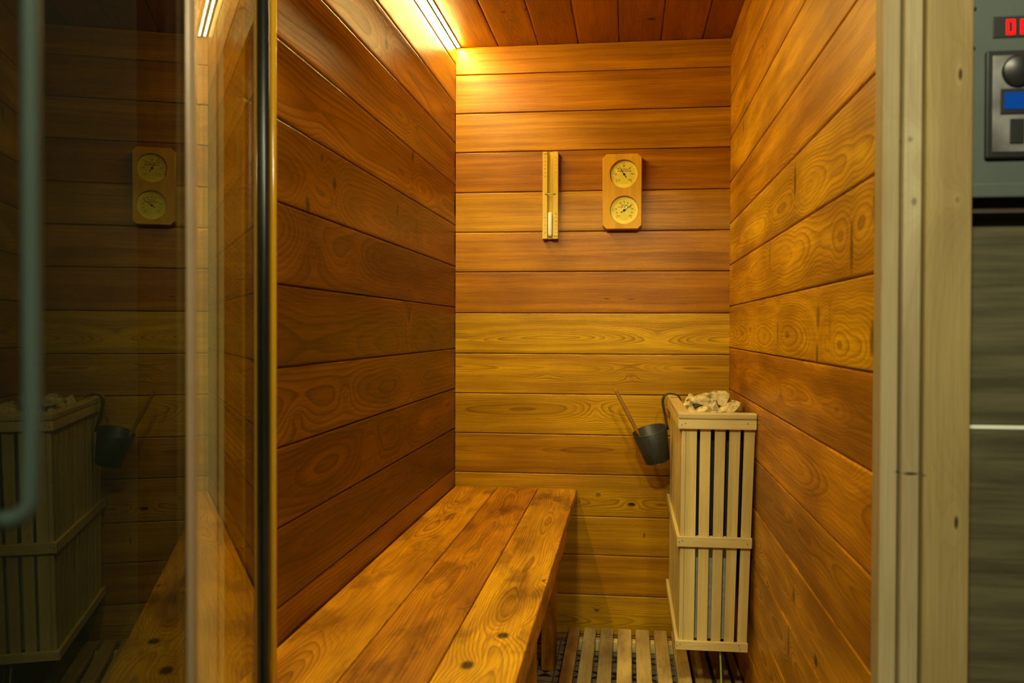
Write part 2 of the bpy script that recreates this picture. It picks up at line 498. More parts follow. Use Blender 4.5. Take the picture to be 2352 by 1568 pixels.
def wall_tile():
    t = NT('wood look wall tile')
    x, y, z = t.sp(t.n('ShaderNodeNewGeometry').outputs['Position'])
    a = t.noise(t.cb(t.ma('MULTIPLY', x, 2.5), 0.0, t.ma('MULTIPLY', z, 34.0)), 1.0, 4.0, .6)
    b = t.noise(t.cb(t.ma('MULTIPLY', x, 9.0), 3.0, t.ma('MULTIPLY', z, 160.0)), 1.0, 2.0)
    c = t.mix(t.rmp(t.ma('MULTIPLY_ADD', b, .3, a), .45, .85), (0.050, 0.044, 0.022, 1), (0.108, 0.096, 0.050, 1))
    g = t.ma('LESS_THAN', t.ma('ABSOLUTE', t.ma('SUBTRACT', t.ma('FRACT', t.ma('DIVIDE', t.ma('ADD', z, .505), .55)), .5)), .0042)
    c = t.mix(g, c, (0.72, 0.76, 0.68, 1))
    t.bsdf(c, .45, 0, .4)
    return t.m
M_WTILE = wall_tile()

# ------------------------------------------------------------------ boarded walls
def boards(name, joints, lo, hi, tones, place, mat, gap=.0011, chamf=.0035, dep=.009, back=.03, top=.004, cup=(0.0,), gcf=None, pith=None):
    """joints: sorted board edges across; place(along, across, depth)->xyz with depth into the room; grain runs along"""
    mb = MB()
    for i in range(len(joints) - 1):
        a, b = joints[i], joints[i + 1]
        if b - a < .012:
            continue
        e0, e1 = chamf, top
        m = (a + b) / 2
        cp = cup[i % len(cup)]
        lo_, hi_ = a + gap, b - gap
        cf = lambda z: -cp * (1 - ((z - m) / ((hi_ - lo_) / 2)) ** 2)
        prof = [(a, -dep), (a + gap * .5, -dep)]
        for k in range(7):
            q = k / 6 * math.pi / 2
            z = lo_ + e0 * (1 - math.cos(q))
            prof.append((z, -e0 * .8 * (1 - math.sin(q)) + cf(z)))
        for k in range(1, 15):
            z = lo_ + e0 + (hi_ - e1 - lo_ - e0) * k / 15
            prof.append((z, cf(z)))
        for k in range(7):
            q = k / 6 * math.pi / 2
            z = hi_ - e1 * (1 - math.sin(q))
            prof.append((z, -min(e1 * .8, dep * .8) * (1 - math.cos(q)) + cf(z)))
        prof += [(b - gap * .5, -dep), (b, -dep)]
        n = len(prof)
        tn = tones[i % len(tones)] if tones else RND.uniform(.3, .7)
        pi = pith[i % len(pith)] if pith else RND.uniform(.05, .8)
        tone = (RND.random(), tn, pi)
        mb.add([place(l, c, d) for l in (lo, hi) for c, d in prof], [(k, k + 1, n + k + 1, n + k) for k in range(n - 1)],
               [(l, c, c - m + d) for l in (lo, hi) for c, d in prof], tone, 0, True)
        full = prof + [(b, -back), (a, -back)]
        n = len(full)
        gc = [(l, c, c - m + d) for l in (lo, hi) for c, d in full]
        mb.add([place(l, c, d) for l in (lo, hi) for c, d in full],
               [(n - 3, n - 2, 2 * n - 2, 2 * n - 3), (n - 2, n - 1, 2 * n - 1, 2 * n - 2), (n - 1, 0, n, 2 * n - 1), tuple(range(n))[::-1], tuple(range(n, 2 * n))], gc, tone)
    o = mb.build(name, mat)
    bm = bmesh.new()
    bm.from_mesh(o.data)
    bmesh.ops.recalc_face_normals(bm, faces=bm.faces)
    bm.to_mesh(o.data)
    bm.free()
    return tag(o, kind='structure')

JL = [0, .026, .155, .284, .4125, .5409, .6696, .7984, .9274, 1.061, 1.1926, 1.3249, 1.4528, 1.5886, 1.7152, 1.8415, ZC]
TL = [.3, .3, .3, .3, .20, .06, .16, .14, .12, .06, .24, .40, .46, .32, .55, .62]
PL = [.3, .3, .3, .3, .12, .15, .5, .22, .7, .15, .2, .25, .2, .6, .8, .5]
boards('wall_left', JL, 1.262, YB + .03, TL, lambda l, c, d: (XL + d, l, c), M_LEFT, gap=.0012, chamf=.0045, top=.0028, cup=(.0016, .0022, .0012, .0018, .0014, .002, .0014, .0018, .0012, .0016, .0022, .0030, .0024, .0020, .0014, .0004), pith=PL)
JB = [0, .018, .1451, .2726, .3956, .5291, .6558, .7844, .9128, 1.0428, 1.1752, 1.3025, 1.4303, 1.5595, 1.6845, 1.8082, ZC]
TB = [.6, .85, .62, .74, .76, .66, .84, .80, .96, .52, .58, .76, .44, .64, .48, .52]
PB = [.3, .15, .85, .9, .2, .3, .4, .10, .12, .95, .9, .92, .95, .9, .92, .95]
boards('wall_back', JB, XL, XR, TB, lambda l, c, d: (l, YB - d, c), M_BACK, gap=.0010, chamf=.0025, top=.004, pith=PB)
JR = [0, .028, .157, .287, .4155, .5447, .6701, .8062, .9353, 1.0641, 1.1922, 1.3219, 1.4503, 1.5846, 1.716, 1.846, ZC]
TR = [.66, .66, .72, .68, .60, .55, .50, .46, .74, .78, .88, .66, .76, .62, .58, .52]
PR = [.3, .3, .4, .3, .2, .3, .5, .12, .35, .5, .4, .75, .85, .3, .9, .9]
boards('wall_right', JR, 1.17, YB + .03, TR, lambda l, c, d: (XR - d, l, c), M_RIGHT, gap=.0012, chamf=.003, pith=PR)
JC = [XL, -.4168, -.288, -.1604, -.0312, .099, .2278, XR + .04]
boards('ceiling', JC, 1.17, YB + .03, [.55, .62, .5, .5, .42, .48, .3], lambda l, c, d: (c, l, ZC - d), M_CEIL, gap=.0012, chamf=.004, pith=[.85, .3, .15, .95, .3, .15, .5])

mb = MB()
mb.box((-1.9, -2.2, -.05), (1.6, YB + .03, 0))
tag(mb.build('floor', M_TILE), kind='structure')

# outer corridor walls either side of the opening
mb = MB()
mb.box((.36, 1.2, 0), (1.6, 1.26, 2.019))
tag(mb.build('wall_front_right', M_WTILE), kind='structure')
mb = MB()
mb.box((-1.9, 1.27, 0), (-.722, 1.33, 2.019))
tag(mb.build('wall_front_left', plain('dark outer wall', (0.06, 0.06, 0.042), .6)), kind='structure')

mb = MB()
mb.box((-1.9, 1.2, 2.021), (1.6, 1.26, 2.6))
mb.box((-.60, 1.205, 1.93), (.40, 1.255, 2.02))
tag(mb.build('wall_front_top', M_WTILE), kind='structure')
# jambs
mb = MB()
for x0, x1, y0, y1, tn in ((.308, .3286, 1.163, 1.20, .8), (.3292, .3506, 1.150, 1.20, .95), (.3512, .404, 1.138, 1.20, .30)):
    mb.box((x0, y0, 0), (x1, y1, 2.018), (2, 0), (RND.random(), tn, .6), .0025)
tag(mb.build('trim_1', M_JAMB), kind='structure', label='pale pine door jamb of three stepped strips right of the opening')
mb = MB()
for x0, x1, y0, y1, tn in ((-.640, -.598, 1.268, 1.33, .95), (-.597, -.556, 1.272, 1.33, .3)):
    mb.box((x0, y0, 0), (x1, y1, 2.018), (2, 0), (RND.random(), tn, .6), .0025)
tag(mb.build('trim_2', M_JAMB), kind='structure', label='pale pine door jamb behind the glass left of the opening')

# ------------------------------------------------------------------ glass panel and glass door
def slab(name, mat, p0, p1, th, z0, z1, parent=None):
    """upright slab from p0 to p1 (front face line), thickness away from the room side"""
    p0, p1 = Vector((*p0, 0)), Vector((*p1, 0))
    d = (p1 - p0).normalized()
    n = Vector((d.y, -d.x, 0))
    if n.x < 0:
        n = -n
    q = [p0, p1, p1 - n * th, p0 - n * th]
    vs_ = [v + Vector((0, 0, z0)) for v in q] + [v + Vector((0, 0, z1)) for v in q]
    m_ = MB()
    m_.add(vs_, [(3, 2, 1, 0), (4, 5, 6, 7), (0, 1, 5, 4), (1, 2, 6, 5), (2, 3, 7, 6), (3, 0, 4, 7)])
    o = m_.build(name, mat, parent)
    bm = bmesh.new()
    bm.from_mesh(o.data)
    bmesh.ops.recalc_face_normals(bm, faces=bm.faces)
    bm.to_mesh(o.data)
    bm.free()
    return o

A0, A1 = (-.4905, 1.174), (-.3745, .741)
win = empty('window_1', (-.43, .95, 0), 'fixed glass side panel reflecting the left wall, beside the open door', None, None, 'structure')
slab('glass_pane', M_SIDE, A0, A1, .008, .004, 2.02, win)
mb = MB()
mb.tube([(-.4963, 1.2, .004), (-.4963, 1.2, 2.02)], .0074, 18)
mb.box((-.506, 1.180, .004), (-.497, 1.205, 2.02))
tag(mb.build('edge_seal', M_BLACK, win), 'black rubber edge seal')
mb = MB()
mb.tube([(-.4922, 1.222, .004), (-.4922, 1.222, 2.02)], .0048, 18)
tag(mb.build('edge_strip', plain('painted edge reflection', (0.85, 0.44, 0.012), .16, 0, .6, .04), win), 'glossy vertical edge strip with the orange room reflection painted in')  # orange is the room's reflection in the glass edge, put into the base colour

door = empty('door_1', (-.3, .5, 0), 'open tinted glass door with steel handle at the left edge of the view', None, None, 'structure')
B0, B1 = (-.3370, .664), (-.2515, .205)
slab('glass_pane', M_DOORGLASS, B0, B1, .008, .004, 2.02, door)
mb = MB()
mb.tube([(-.3425, .676, .004), (-.3425, .676, 2.02)], .0072, 16)
tag(mb.build('edge_strip', plain('pale edge strip', (0.62, 0.42, 0.24), .35, .1, .5, .04), door), 'pale polished hinge edge')
nB = Vector((math.cos(math.radians(10.5)), math.sin(math.radians(10.5)), 0))
hb = Vector((-.2695, .384, 0))
hz = .902
pts = [hb + Vector((0, 0, 1.45 - i * .05)) for i in range(11)]
for k in range(1, 7):
    a = k / 6 * math.pi / 2
    pts.append(hb + Vector((0, 0, hz + .012)) - nB * (.012 * (1 - math.cos(a))) + Vector((0, 0, -.012 * math.sin(a))))
pts.append(hb + Vector((0, 0, hz)) - nB * .0145)
mb = MB()
mb.tube(pts, .0042, 14)
tag(mb.build('handle', plain('satin grey handle', (0.07, 0.10, 0.085), .45, .1, .5, .05), door), 'satin grey bar handle')

# ------------------------------------------------------------------ LED strip in the ceiling corner
led = empty('led_strip', (XL + .012, 2.1, ZC - .012), 'glowing warm LED strip running along the corner of ceiling and left wall', 'light')
ax = Vector((.18, 0, -1)).normalized()
nx = Vector((1, 0, .18)).normalized()
bp = Vector((XL + .0105, 0, ZC - .0045))
mb = MB()
q = [bp + nx * .0055, bp - nx * .0055, bp - nx * .0055 - ax * .002, bp + nx * .0055 - ax * .002]
vs_ = [v + Vector((0, y, 0)) for y in (1.28, 2.893) for v in q]
mb.add(vs_, [(0, 1, 5, 4), (1, 2, 6, 5), (2, 3, 7, 6), (3, 0, 4, 7), (3, 2, 1, 0), (4, 5, 6, 7)])
mb.build('tape', M_TAPE, led)
ND = 100
dm = None
for i in range(ND):
    y = 1.29 + (2.878 - 1.29) * i / (ND - 1)
    if dm is None:
        mb = MB()
        h = .0028
        Mx = Matrix.Translation(bp + Vector((0, y, 0))) @ Matrix(((ax.x, 0, nx.x, 0), (0, 1, 0, 0), (ax.z, 0, nx.z, 0), (0, 0, 0, 1)))
        mb.box((.0002, -h, -h), (.0018, h, h), M=Mx)
        dm = mb.build('diode', M_DIODE, led)
        y_first = y
    else:
        c = dm.copy()
        COL.objects.link(c)
        c.parent = led
        c.matrix_parent_inverse = Matrix.Translation(-led.location)
        c.location = (0, y - y_first, 0)

# ------------------------------------------------------------------ bench
be = empty('sauna_bench', (-.35, 2.0, 0), 'cedar bench with three long stained seat boards along the left wall', 'bench')
for x0, x1, tn, pi in ((XL + .002, -.4135, .60, .2), (-.4115, -.2825, .45, .3), (-.2805, BENCH_X, .74, .15)):
    mb = MB()
    mb.box((x0, 1.20, BENCH_Z - .024), (x1, 2.894, BENCH_Z), (1, 0), (RND.random(), tn, pi), .0022)
    mb.build('seat_board', M_BENCH, be)
mb = MB()
mb.box((BENCH_X - .0235, 1.22, .4225), (BENCH_X - .002, 2.43, BENCH_Z - .0245), (1, 2), (.3, .6, .5), .002)
mb.build('front_rail', M_BENCH, be)
for x0, x1, y0, y1 in ((-.245, -.207, 2.62, 2.72), (-.228, -.1825, 1.80, 1.86), (-.54, -.50, 2.62, 2.72), (-.54, -.50, 1.53, 1.60)):
    mb = MB()
    mb.box((x0, y0, 0.0), (x1, y1, BENCH_Z - .0245), (2, 0), (RND.random(), .5, .5), .002)
    mb.build('leg', M_BENCH, be)

# ------------------------------------------------------------------ duckboard
db = empty('duckboard', (.05, 2.2, 0), 'wooden slatted duckboard lying on the patterned floor', 'duckboard')
SL = [(-.1790, -.1440, .02), (-.1310, -.0935, 0), (-.0790, -.0400, 0), (-.0257, .0162, 0), (.0283, .0706, 0), (.0852, .1245, 0), (.1383, .1765, 0), (.185, .2290, 0), (.2400, .280, 0), (.290, .309, 0)]
for i, (x0, x1, sk) in enumerate(SL):
    mb = MB()
    tn = [.15, .75, .75, .8, .85, .7, .7, .5, .5, .45][i]
    mb.box((x0, 1.45, .034), (x1, 2.872, .050), (1, 0), (RND.random(), tn, .5), .003)
    mb.build('slat', M_SLAT, db)
for y0 in (1.55, 2.15, 2.80):
    mb = MB()
    mb.box((-.18, y0, 0), (.308, y0 + .03, .0335), (0, 1), (RND.random(), .8, .5), .002)
    mb.build('batten', M_SLAT, db)

# ------------------------------------------------------------------ heater guard
GX0, GX1, GY0, GY1, GZ0, GZ1 = .1335, .3125, 2.275, 2.89, .185, .787
def lean(o):
    for v in o.data.vertices:
        t = (GZ1 - v.co.z) / (GZ1 - GZ0)
        v.co.y += .05 * t * (YB - v.co.y) / (YB - GY0)
        v.co.x -= .010 * t * max(0, (v.co.x - .2) / .11)
        v.co.x -= .0025 * t
hg = empty('heater_guard', (.22, 2.6, .185), 'pale slatted wooden guard around the sauna heater in the back right corner', 'guard')
def gpart(name, lo, hi, axes, tn=None, bev=.0012):
    mb = MB()
    mb.box(lo, hi, axes, (RND.random(), tn if tn is not None else RND.uniform(.55, .95), RND.uniform(.4, .9)), bev)
    o = mb.build(name, M_PINE, hg)
    lean(o)
    return o
for x0, x1, tn in ((.1445, .1714, .75), (.1789, .2047, .62), (.2147, .2406, .82), (.2501, .2769, .72), (.2858, .3118, .6)):
    gpart('slat', (x0, GY0 + .002, .188), (x1, GY0 + .012, .768), (2, 0), tn)
gpart('corner_post', (GX0 + .0005, GY0 + .002, .188), (.1442, GY0 + .022, .768), (2, 0), .9)
for i in range(11):
    y0 = GY0 + .036 + i * .0525
    gpart('slat', (GX0 + .0005, y0, .188), (GX0 + .0095, y0 + .039, .768), (2, 1))
for z0, z1 in ((.7465, .7705), (.4505, .4765), (.1853, .2085)):
    gpart('front_rail', (GX0 - .0085, GY0 - .010, z0), (.3135, GY0 + .0015, z1), (0, 2), .85)
    gpart('side_rail', (GX0 - .0085, GY0 + .0018, z0), (GX0 + .0002, 2.888, z1), (1, 2), .8)
gpart('top_cap', (GX0 - .0095, GY0 - .0125, .7711), (.3142, GY0 + .018, .787), (0, 1), .85, .004)
gpart('top_cap', (GX0 - .0095, GY0 + .0185, .7711), (GX0 + .020, 2.888, .787), (1, 0), .8, .003)
for (x, z) in ((.1335, .757), (.142, .760), (.2925, .762), (.131, .462), (.139, .466), (.302, .462), (.129, .196), (.137, .199), (.290, .2015), (.2925, .193)):
    mb = MB()
    mb.lathe([(.0001, 0), (.0013, 0), (.0013, .0008), (.0001, .0008)], 8, Matrix.Translation((x, GY0 - .0098, z)) @ Matrix.Rotation(math.pi / 2, 4, 'X'))
    o = mb.build('nail', M_SCREW, hg)
    lean(o)

# ------------------------------------------------------------------ heater, stones
he = empty('sauna_heater', (.23, 2.6, .2), 'dark steel electric sauna heater inside the slatted guard', 'heater')
def hpart(name, lo, hi, mat, bev=.002):
    mb = MB()
    mb.box(lo, hi, None, (0, .5, .5), bev)
    o = mb.build(name, mat, he)
    lean(o)
    return o
hpart('body', (.150, GY0 + .045, .47), (.288, 2.86, .735), M_DARKSTEEL)
hpart('base_panel', (.150, GY0 + .045, .20), (.283, 2.86, .469), M_ZINC)
hpart('top_tray', (.146, GY0 + .030, .736), (.302, 2.87, .748), M_DARKSTEEL)
mb = MB()
cp = [(.2345 + .003 * math.sin(i / 4), 2.345 - .04 * i / 12, .20 - .19 * i / 12) for i in range(13)]
cp += [(.2350, 2.30, .0035), (.2350, 2.27, .003), (.2350, 2.20, .003)]
mb.tube(cp, .0024, 10)
tag(mb.build('cable', M_CABLE, he), 'green and yellow cable hanging to the floor')

def stone(c, size, seed, label):
    bm = bmesh.new()
    bmesh.ops.create_icosphere(bm, subdivisions=4, radius=1.0)
    r = random.Random(seed)
    cuts = []
    for _ in range(11):
        n = Vector((r.gauss(0, 1), r.gauss(0, 1), r.gauss(0, 1))).normalized()
        cuts.append((n, r.uniform(.55, .85)))
    off = Vector((seed * 3.1, seed * 1.7, 0))
    for v in bm.verts:
        p = v.co.copy()
        for n, d in cuts:
            k = p.dot(n)
            if k > d:
                p -= n * (k - d) * .95
        p *= 1 + .10 * noise.noise(p * 2.2 + off) + .05 * noise.noise(p * 6 + off) + .025 * noise.noise(p * 14 + off)
        v.co = Vector((p.x * size[0], p.y * size[1], p.z * size[2]))
    R = Matrix.Rotation(r.uniform(-.5, .5), 4, 'Z')
    mb = MB()
    mb.bm(bm, R, smooth=False)
    o = mb.build('sauna_stone', M_STONE)
    o.location = (c[0], c[1], c[2] - .005)
    return tag(o, label, 'stone', 'stones heaped on the sauna heater')
STONES = [((.258, 2.62, .800), (.036, .036, .026), 'jagged pale stone on top of the heap, nearest the right wall'),
          ((.198, 2.60, .793), (.036, .034, .022), 'broad rough stone on the left half of the heap, behind the flat front stone'),
          ((.164, 2.52, .787), (.018, .026, .019), 'small greyish stone against the inner edge of the side rail'),
          ((.193, 2.385, .782), (.036, .034, .021), 'flat pale stone at the front left of the heap, just behind the top rail'),
          ((.258, 2.41, .786), (.035, .036, .022), 'pale flat stone at the front right of the heap'),
          ((.293, 2.54, .787), (.014, .028, .022), 'dark stone wedged against the right wall'),
          ((.229, 2.51, .784), (.022, .024, .024), 'dark angular stone wedged in the middle of the heap'),
          ((.216, 2.345, .777), (.013, .015, .015), 'small reddish stone in the middle front, right behind the rail'),
          ((.165, 2.43, .778), (.013, .016, .018), 'small grey stone left of the flat front stone'),
          ((.236, 2.72, .785), (.045, .040, .026), 'stone half hidden at the back of the heap'),
          ((.186, 2.73, .780), (.026, .040, .026), 'stone at the back left corner of the heap')]
for i, (c, s, lb) in enumerate(STONES):
    stone(c, s, i + 3, lb)

# ------------------------------------------------------------------ bucket and ladle
Zb = Vector((-.028, -.020, .100)).normalized()
Xb = (Vector((1, 0, 0)) - Zb * Zb.x).normalized()
Yb_ = Zb.cross(Xb)
bo = Vector((.0915, 2.755, .5985))
MBK = Matrix(((Xb.x, Yb_.x, Zb.x, bo.x), (Xb.y, Yb_.y, Zb.y, bo.y), (Xb.z, Yb_.z, Zb.z, bo.z), (0, 0, 0, 1)))
bk = empty('bucket', bo, 'small black metal bucket hanging tilted from the heater guard', 'bucket')
mb = MB()
hB, rT, rB = .098, .0525, .0365
mb.lathe([(.0001, .004), (rB - .001, .004), (rT - .0022, hB - .001), (rT - .0012, hB), (rT, hB - .001), (rB + .0008, .003), (rB, 0), (.0001, 0)], 48, MBK)
mb.build('body', M_BUCKET, bk)
mb = MB()
cir = [MBK @ Vector((math.cos(a) * (rT - .0004), math.sin(a) * (rT - .0004), hB)) for a in [2 * math.pi * k / 48 for k in range(49)]]
mb.tube(cir, .0012, 6, cap=False)
tag(mb.build('rim', M_RIM, bk), 'worn grey rim')
mb = MB()
cir = [MBK @ Vector((math.cos(a) * (rB + .0004), math.sin(a) * (rB + .0004), .001)) for a in [2 * math.pi * k / 48 for k in range(49)]]
mb.tube(cir, .0011, 6, cap=False)
tag(mb.build('base_rim', M_RIM, bk), 'worn grey base edge')
# flat strap bent over the rail
def strap(pts, ws, th, mat, parent, name):
    mb = MB()
    vs_, fs = [], []
    pts = [Vector(p) for p in pts]
    sd = Vector((0, 1, 0))
    for i, p in enumerate(pts):
        t = (pts[min(i + 1, len(pts) - 1)] - pts[max(0, i - 1)]).normalized()
        n = t.cross(sd).normalized()
        for a, b in ((-1, -1), (1, -1), (1, 1), (-1, 1)):
            vs_.append(p + sd * (a * th / 2 + b * .006) + n * b * ws[i] / 2)
    for i in range(len(pts) - 1):
        for k in range(4):
            fs.append((i * 4 + k, i * 4 + (k + 1) % 4, (i + 1) * 4 + (k + 1) % 4, (i + 1) * 4 + k))
    fs += [(3, 2, 1, 0), tuple(len(vs_) - 4 + k for k in range(4))]
    mb.add(vs_, fs)
    return mb.build(name, mat, parent)
rim_r = MBK @ Vector((rT + .001, 0, hB - .012))
sp_ = [rim_r, MBK @ Vector((rT + .0015, 0, hB))]
for px, pz in ((.1120, .735), (.1085, .752), (.1060, .766), (.1055, .776), (.1070, .786), (.1112, .7935), (.1180, .7980), (.1265, .7995), (.1370, .7985), (.1460, .7955), (.1535, .7900), (.1580, .7815), (.1590, .772)):
    sp_.append(Vector((px, 2.755, pz)))
strap(sp_, [.007, .007, .0072, .0075, .0078, .0078, .0072, .0062, .0055, .005, .005, .0045, .0045, .0045, .0045][:len(sp_)] , .0022, M_BUCKET, bk, 'hook_strap')

la = empty('ladle', (.03, 2.75, .66), 'wooden handled ladle standing in the black bucket', 'ladle')
p0, p1 = Vector((-.0355, 2.757, .8085)), Vector((.0385, 2.753, .668))
mb = MB()
d = (p1 - p0)
mb.tube([p0 - d * .01, p0, p0 + d * .03, p0 + d * .3, p0 + d * .6, p0 + d * .9, p1], [.003, .0046, .0052, .0059, .0059, .005, .0044], 12, tone=(.3, .6, .5))
mb.build('handle', M_HANDLE, la)
mb = MB()
p2 = Vector((.070, 2.751, .624))
mb.tube([p0 + d * .97, p1, p2], .0024, 8)
mb.lathe([(.0001, -.010), (.010, -.008), (.016, 0), (.0152, .0005), (.009, -.0065), (.0001, -.0085)], 20, Matrix.Translation(p2) @ Matrix.Rotation(-.25, 4, 'Y'))
tag(mb.build('scoop', M_BUCKET, la), 'dark metal scoop')

# ------------------------------------------------------------------ thermometer / hygrometer
def boolean_diff(o, cutters):
    for c in cutters:
        md = o.modifiers.new('cut', 'BOOLEAN')
        md.operation = 'DIFFERENCE'
        md.object = c
        md.solver = 'EXACT'
    dg = bpy.context.evaluated_depsgraph_get()
    dg.update()
    me = bpy.data.meshes.new_from_object(o.evaluated_get(dg))
    o.modifiers.clear()
    o.data = me
    for c in cutters:
        bpy.data.objects.remove(c)

def set_gc(o, axes, tone):
    me = o.data
    for nm in ('gc', 'tone'):
        if nm in me.attributes:
            me.attributes.remove(me.attributes[nm])
    a = me.attributes.new('gc', 'FLOAT_VECTOR', 'POINT')
    for i, g in enumerate(grain([v.co for v in me.vertices], axes)):
        a.data[i].vector = g
    b = me.attributes.new('tone', 'FLOAT_VECTOR', 'FACE')
    for p in me.polygons:
        b.data[p.index].vector = tone

TX, TZ, TY0 = -.0190, 1.4215, 2.8665
th = empty('thermometer', (TX, 2.9, TZ), 'wooden thermometer and hygrometer with two round dials on the back wall', 'thermometer')
hw, hh_, ch = .0612, .1175, .0125
def octo(k):
    return [(-hw + k, -hh_ + ch), (-hw + ch, -hh_ + k), (hw - ch, -hh_ + k), (hw - k, -hh_ + ch), (hw - k, hh_ - ch), (hw - ch, hh_ - k), (-hw + ch, hh_ - k), (-hw + k, hh_ - ch)]
mb = MB()
loops = [(0, 2.8985), (0, TY0 + .006), (.0012, TY0 + .0045), (.0012, TY0 + .001), (.0022, TY0)]
vs_ = []
for k, y in loops:
    vs_ += [(TX + a, y, TZ + b) for a, b in octo(k)]
fs = []
for i in range(len(loops) - 1):
    for k in range(8):
        fs.append((i * 8 + k, i * 8 + (k + 1) % 8, (i + 1) * 8 + (k + 1) % 8, (i + 1) * 8 + k))
fs += [tuple(range(8))[::-1], tuple(32 + k for k in range(8))]
mb.add(vs_, fs)
tb = mb.build('case', M_INST, th)
bm = bmesh.new()
bm.from_mesh(tb.data)
bmesh.ops.recalc_face_normals(bm, faces=bm.faces)
bm.to_mesh(tb.data)
bm.free()
DIALS = [(-.0135, 1.4765), (-.0125, 1.3640)]
DR = .0446
RX90 = Matrix.Rotation(math.pi / 2, 4, 'X')
cut = []
for x, z in DIALS:
    bm = bmesh.new()
    bmesh.ops.create_cone(bm, cap_ends=True, segments=72, radius1=DR - .0012, radius2=DR + .0012, depth=.030)
    m_ = MB()
    m_.bm(bm, Matrix.Translation((x, TY0 - .001, z)) @ RX90)
    cut.append(m_.build('cutter', M_INST))
th_loc = th.location.copy()
# the case keeps world coordinates in its mesh, so cut before parenting offsets matter
tb.parent = None
tb.matrix_parent_inverse = Matrix()
boolean_diff(tb, cut)
tb.parent = th
tb.matrix_parent_inverse = Matrix.Translation(-th.location)
set_gc(tb, (2, 0), (.41, .55, .45))

def dial(x, z, nums, unit, title, ndl, needle_from):
    yb = TY0 + .0115
    m_ = MB()
    M0 = Matrix.Translation((x, yb, z)) @ RX90
    m_.lathe([(.0001, .0012), (DR - .0030, .0012), (DR - .0014, .0008), (DR - .0012, -.002), (.0001, -.002)], 64, M0)
    d = m_.build('dial', M_DIAL, th)
    ink = MB()
    yf = yb - .0014
    a0, a1 = 225, -45
    nt = 24
    for i in range(nt + 1):
        a = math.radians(a0 + (a1 - a0) * i / nt)
        big = i % 4 == 0
        r0, r1 = (.0292 if big else .0322), .0362
        w = .00042 if big else .00026
        ca, sa = math.cos(a), math.sin(a)
        p = [(r0, -w), (r1, -w), (r1, w), (r0, w)]
        ink.add([(x + u * ca - v * sa, yf - .0001, z + u * sa + v * ca) for u, v in p], [(0, 1, 2, 3)])
    for f, s_ in nums:
        a = math.radians(a0 + (a1 - a0) * f)
        ink.text(s_, .0066, Matrix.Translation((x + .0252 * math.cos(a), yf, z + .0252 * math.sin(a))) @ RX90)
    for k, s_ in enumerate(title):
        ink.text(s_, .0063, Matrix.Translation((x + .001, yf, z + .0155 - k * .0062)) @ RX90)
    ink.build('dial_markings', M_INK, d)
    nd = MB()
    a = math.radians(ndl)
    ca, sa = math.cos(a), math.sin(a)
    pr = [(-.0125, -.0016), (-.006, -.0007), (0, -.0011), (.033, -.00028), (.033, .00028), (0, .0011), (-.006, .0007), (-.0125, .0016)]
    vv = [(x + u * ca - v * sa, yy, z + u * sa + v * ca) for yy in (yf - .0020, yf - .0014) for u, v in pr]
    nd.add(vv, [tuple(range(8)), tuple(range(8, 16))[::-1]] + [(k, 8 + k, 8 + (k + 1) % 8, (k + 1) % 8) for k in range(8)])
    nd.lathe([(.0001, .0034), (.0024, .0034), (.0034, .0026), (.0036, .0002), (.0001, .0002)], 20, Matrix.Translation((x, yf, z)) @ RX90)
    nd.build('needle', M_BLACK, d)
    # domed cover glass
    pr = [(max(.0001, DR * math.sin(t)), 0) for t in (0,)]
    R = .085
    dome = []
    for k in range(13):
        r = (DR - .0014) * k / 12
        dome.append((max(r, .00005), .0055 - (R - math.sqrt(R * R - r * r)) * .8))
    lz = MB()
    lz.lathe(dome, 48, Matrix.Translation((x, yb - .0005, z)) @ RX90)
    tag(lz.build('cover_glass', M_LENS, d), 'domed clear glass')
dial(*DIALS[0], [(0, '0 \u00b0C'), (1/6, '20'), (2/6, '40'), (3/6, '60'), (4/6, '80'), (5/6, '100'), (1, '120')], 'C', ('SAUNA', 'THERMOMETER'), 122, 0)
dial(*DIALS[1], [(0, '0 %'), (.1, '10'), (.2, '20'), (.4, '40'), (.5, '50'), (.6, '60'), (.7, '70'), (.8, '80'), (.9, '90'), (1, '100')], '%', ('SAUNA', 'HYGROMETER'), 36, 0)

# ------------------------------------------------------------------ sand timer
SX0, SX1, SZ0, SZ1, SY = -.2690, -.2195, 1.2770, 1.5510, 2.872
st = empty('sand_timer', ((SX0 + SX1) / 2, 2.9, SZ0), 'narrow wooden fifteen minute sand timer on the back wall', 'sand timer')
sm = (SX0 + SX1) / 2 - .0005
gw = .0088
prof = [(SX0, 2.8985), (SX0, SY + .001), (SX0 + .001, SY), (sm - gw - .001, SY), (sm - gw, SY + .001)]
for k in range(1, 8):
    a = math.pi * k / 8
    prof.append((sm - gw * math.cos(a), SY + .001 + .0095 * math.sin(a)))
prof += [(sm + gw, SY + .001), (sm + gw + .001, SY), (SX1 - .001, SY), (SX1, SY + .001), (SX1, 2.8985)]
n = len(prof)
vs_ = [(x, y, z) for z in (SZ0, SZ1) for x, y in prof]
mb = MB()
mb.add(vs_, [(k, (k + 1) % n, n + (k + 1) % n, n + k) for k in range(n)] + [tuple(range(n))[::-1], tuple(range(n, 2 * n))], grain(vs_, (2, 0)), (.62, .6, .6))
mb.build('board', M_TIMER, st)
zm = 1.4165
rg = .0074
M0 = Matrix.Translation((sm, SY + .003, 0))
pr = [(.0002, SZ0 + .004), (.003, SZ0 + .005), (rg * .85, SZ0 + .008), (rg, SZ0 + .013)]
pr += [(rg, zm - .016), (rg * .92, zm - .011), (rg * .55, zm - .006), (.0016, zm - .002), (.0012, zm), (.0016, zm + .002), (rg * .55, zm + .006), (rg * .92, zm + .011), (rg, zm + .016)]
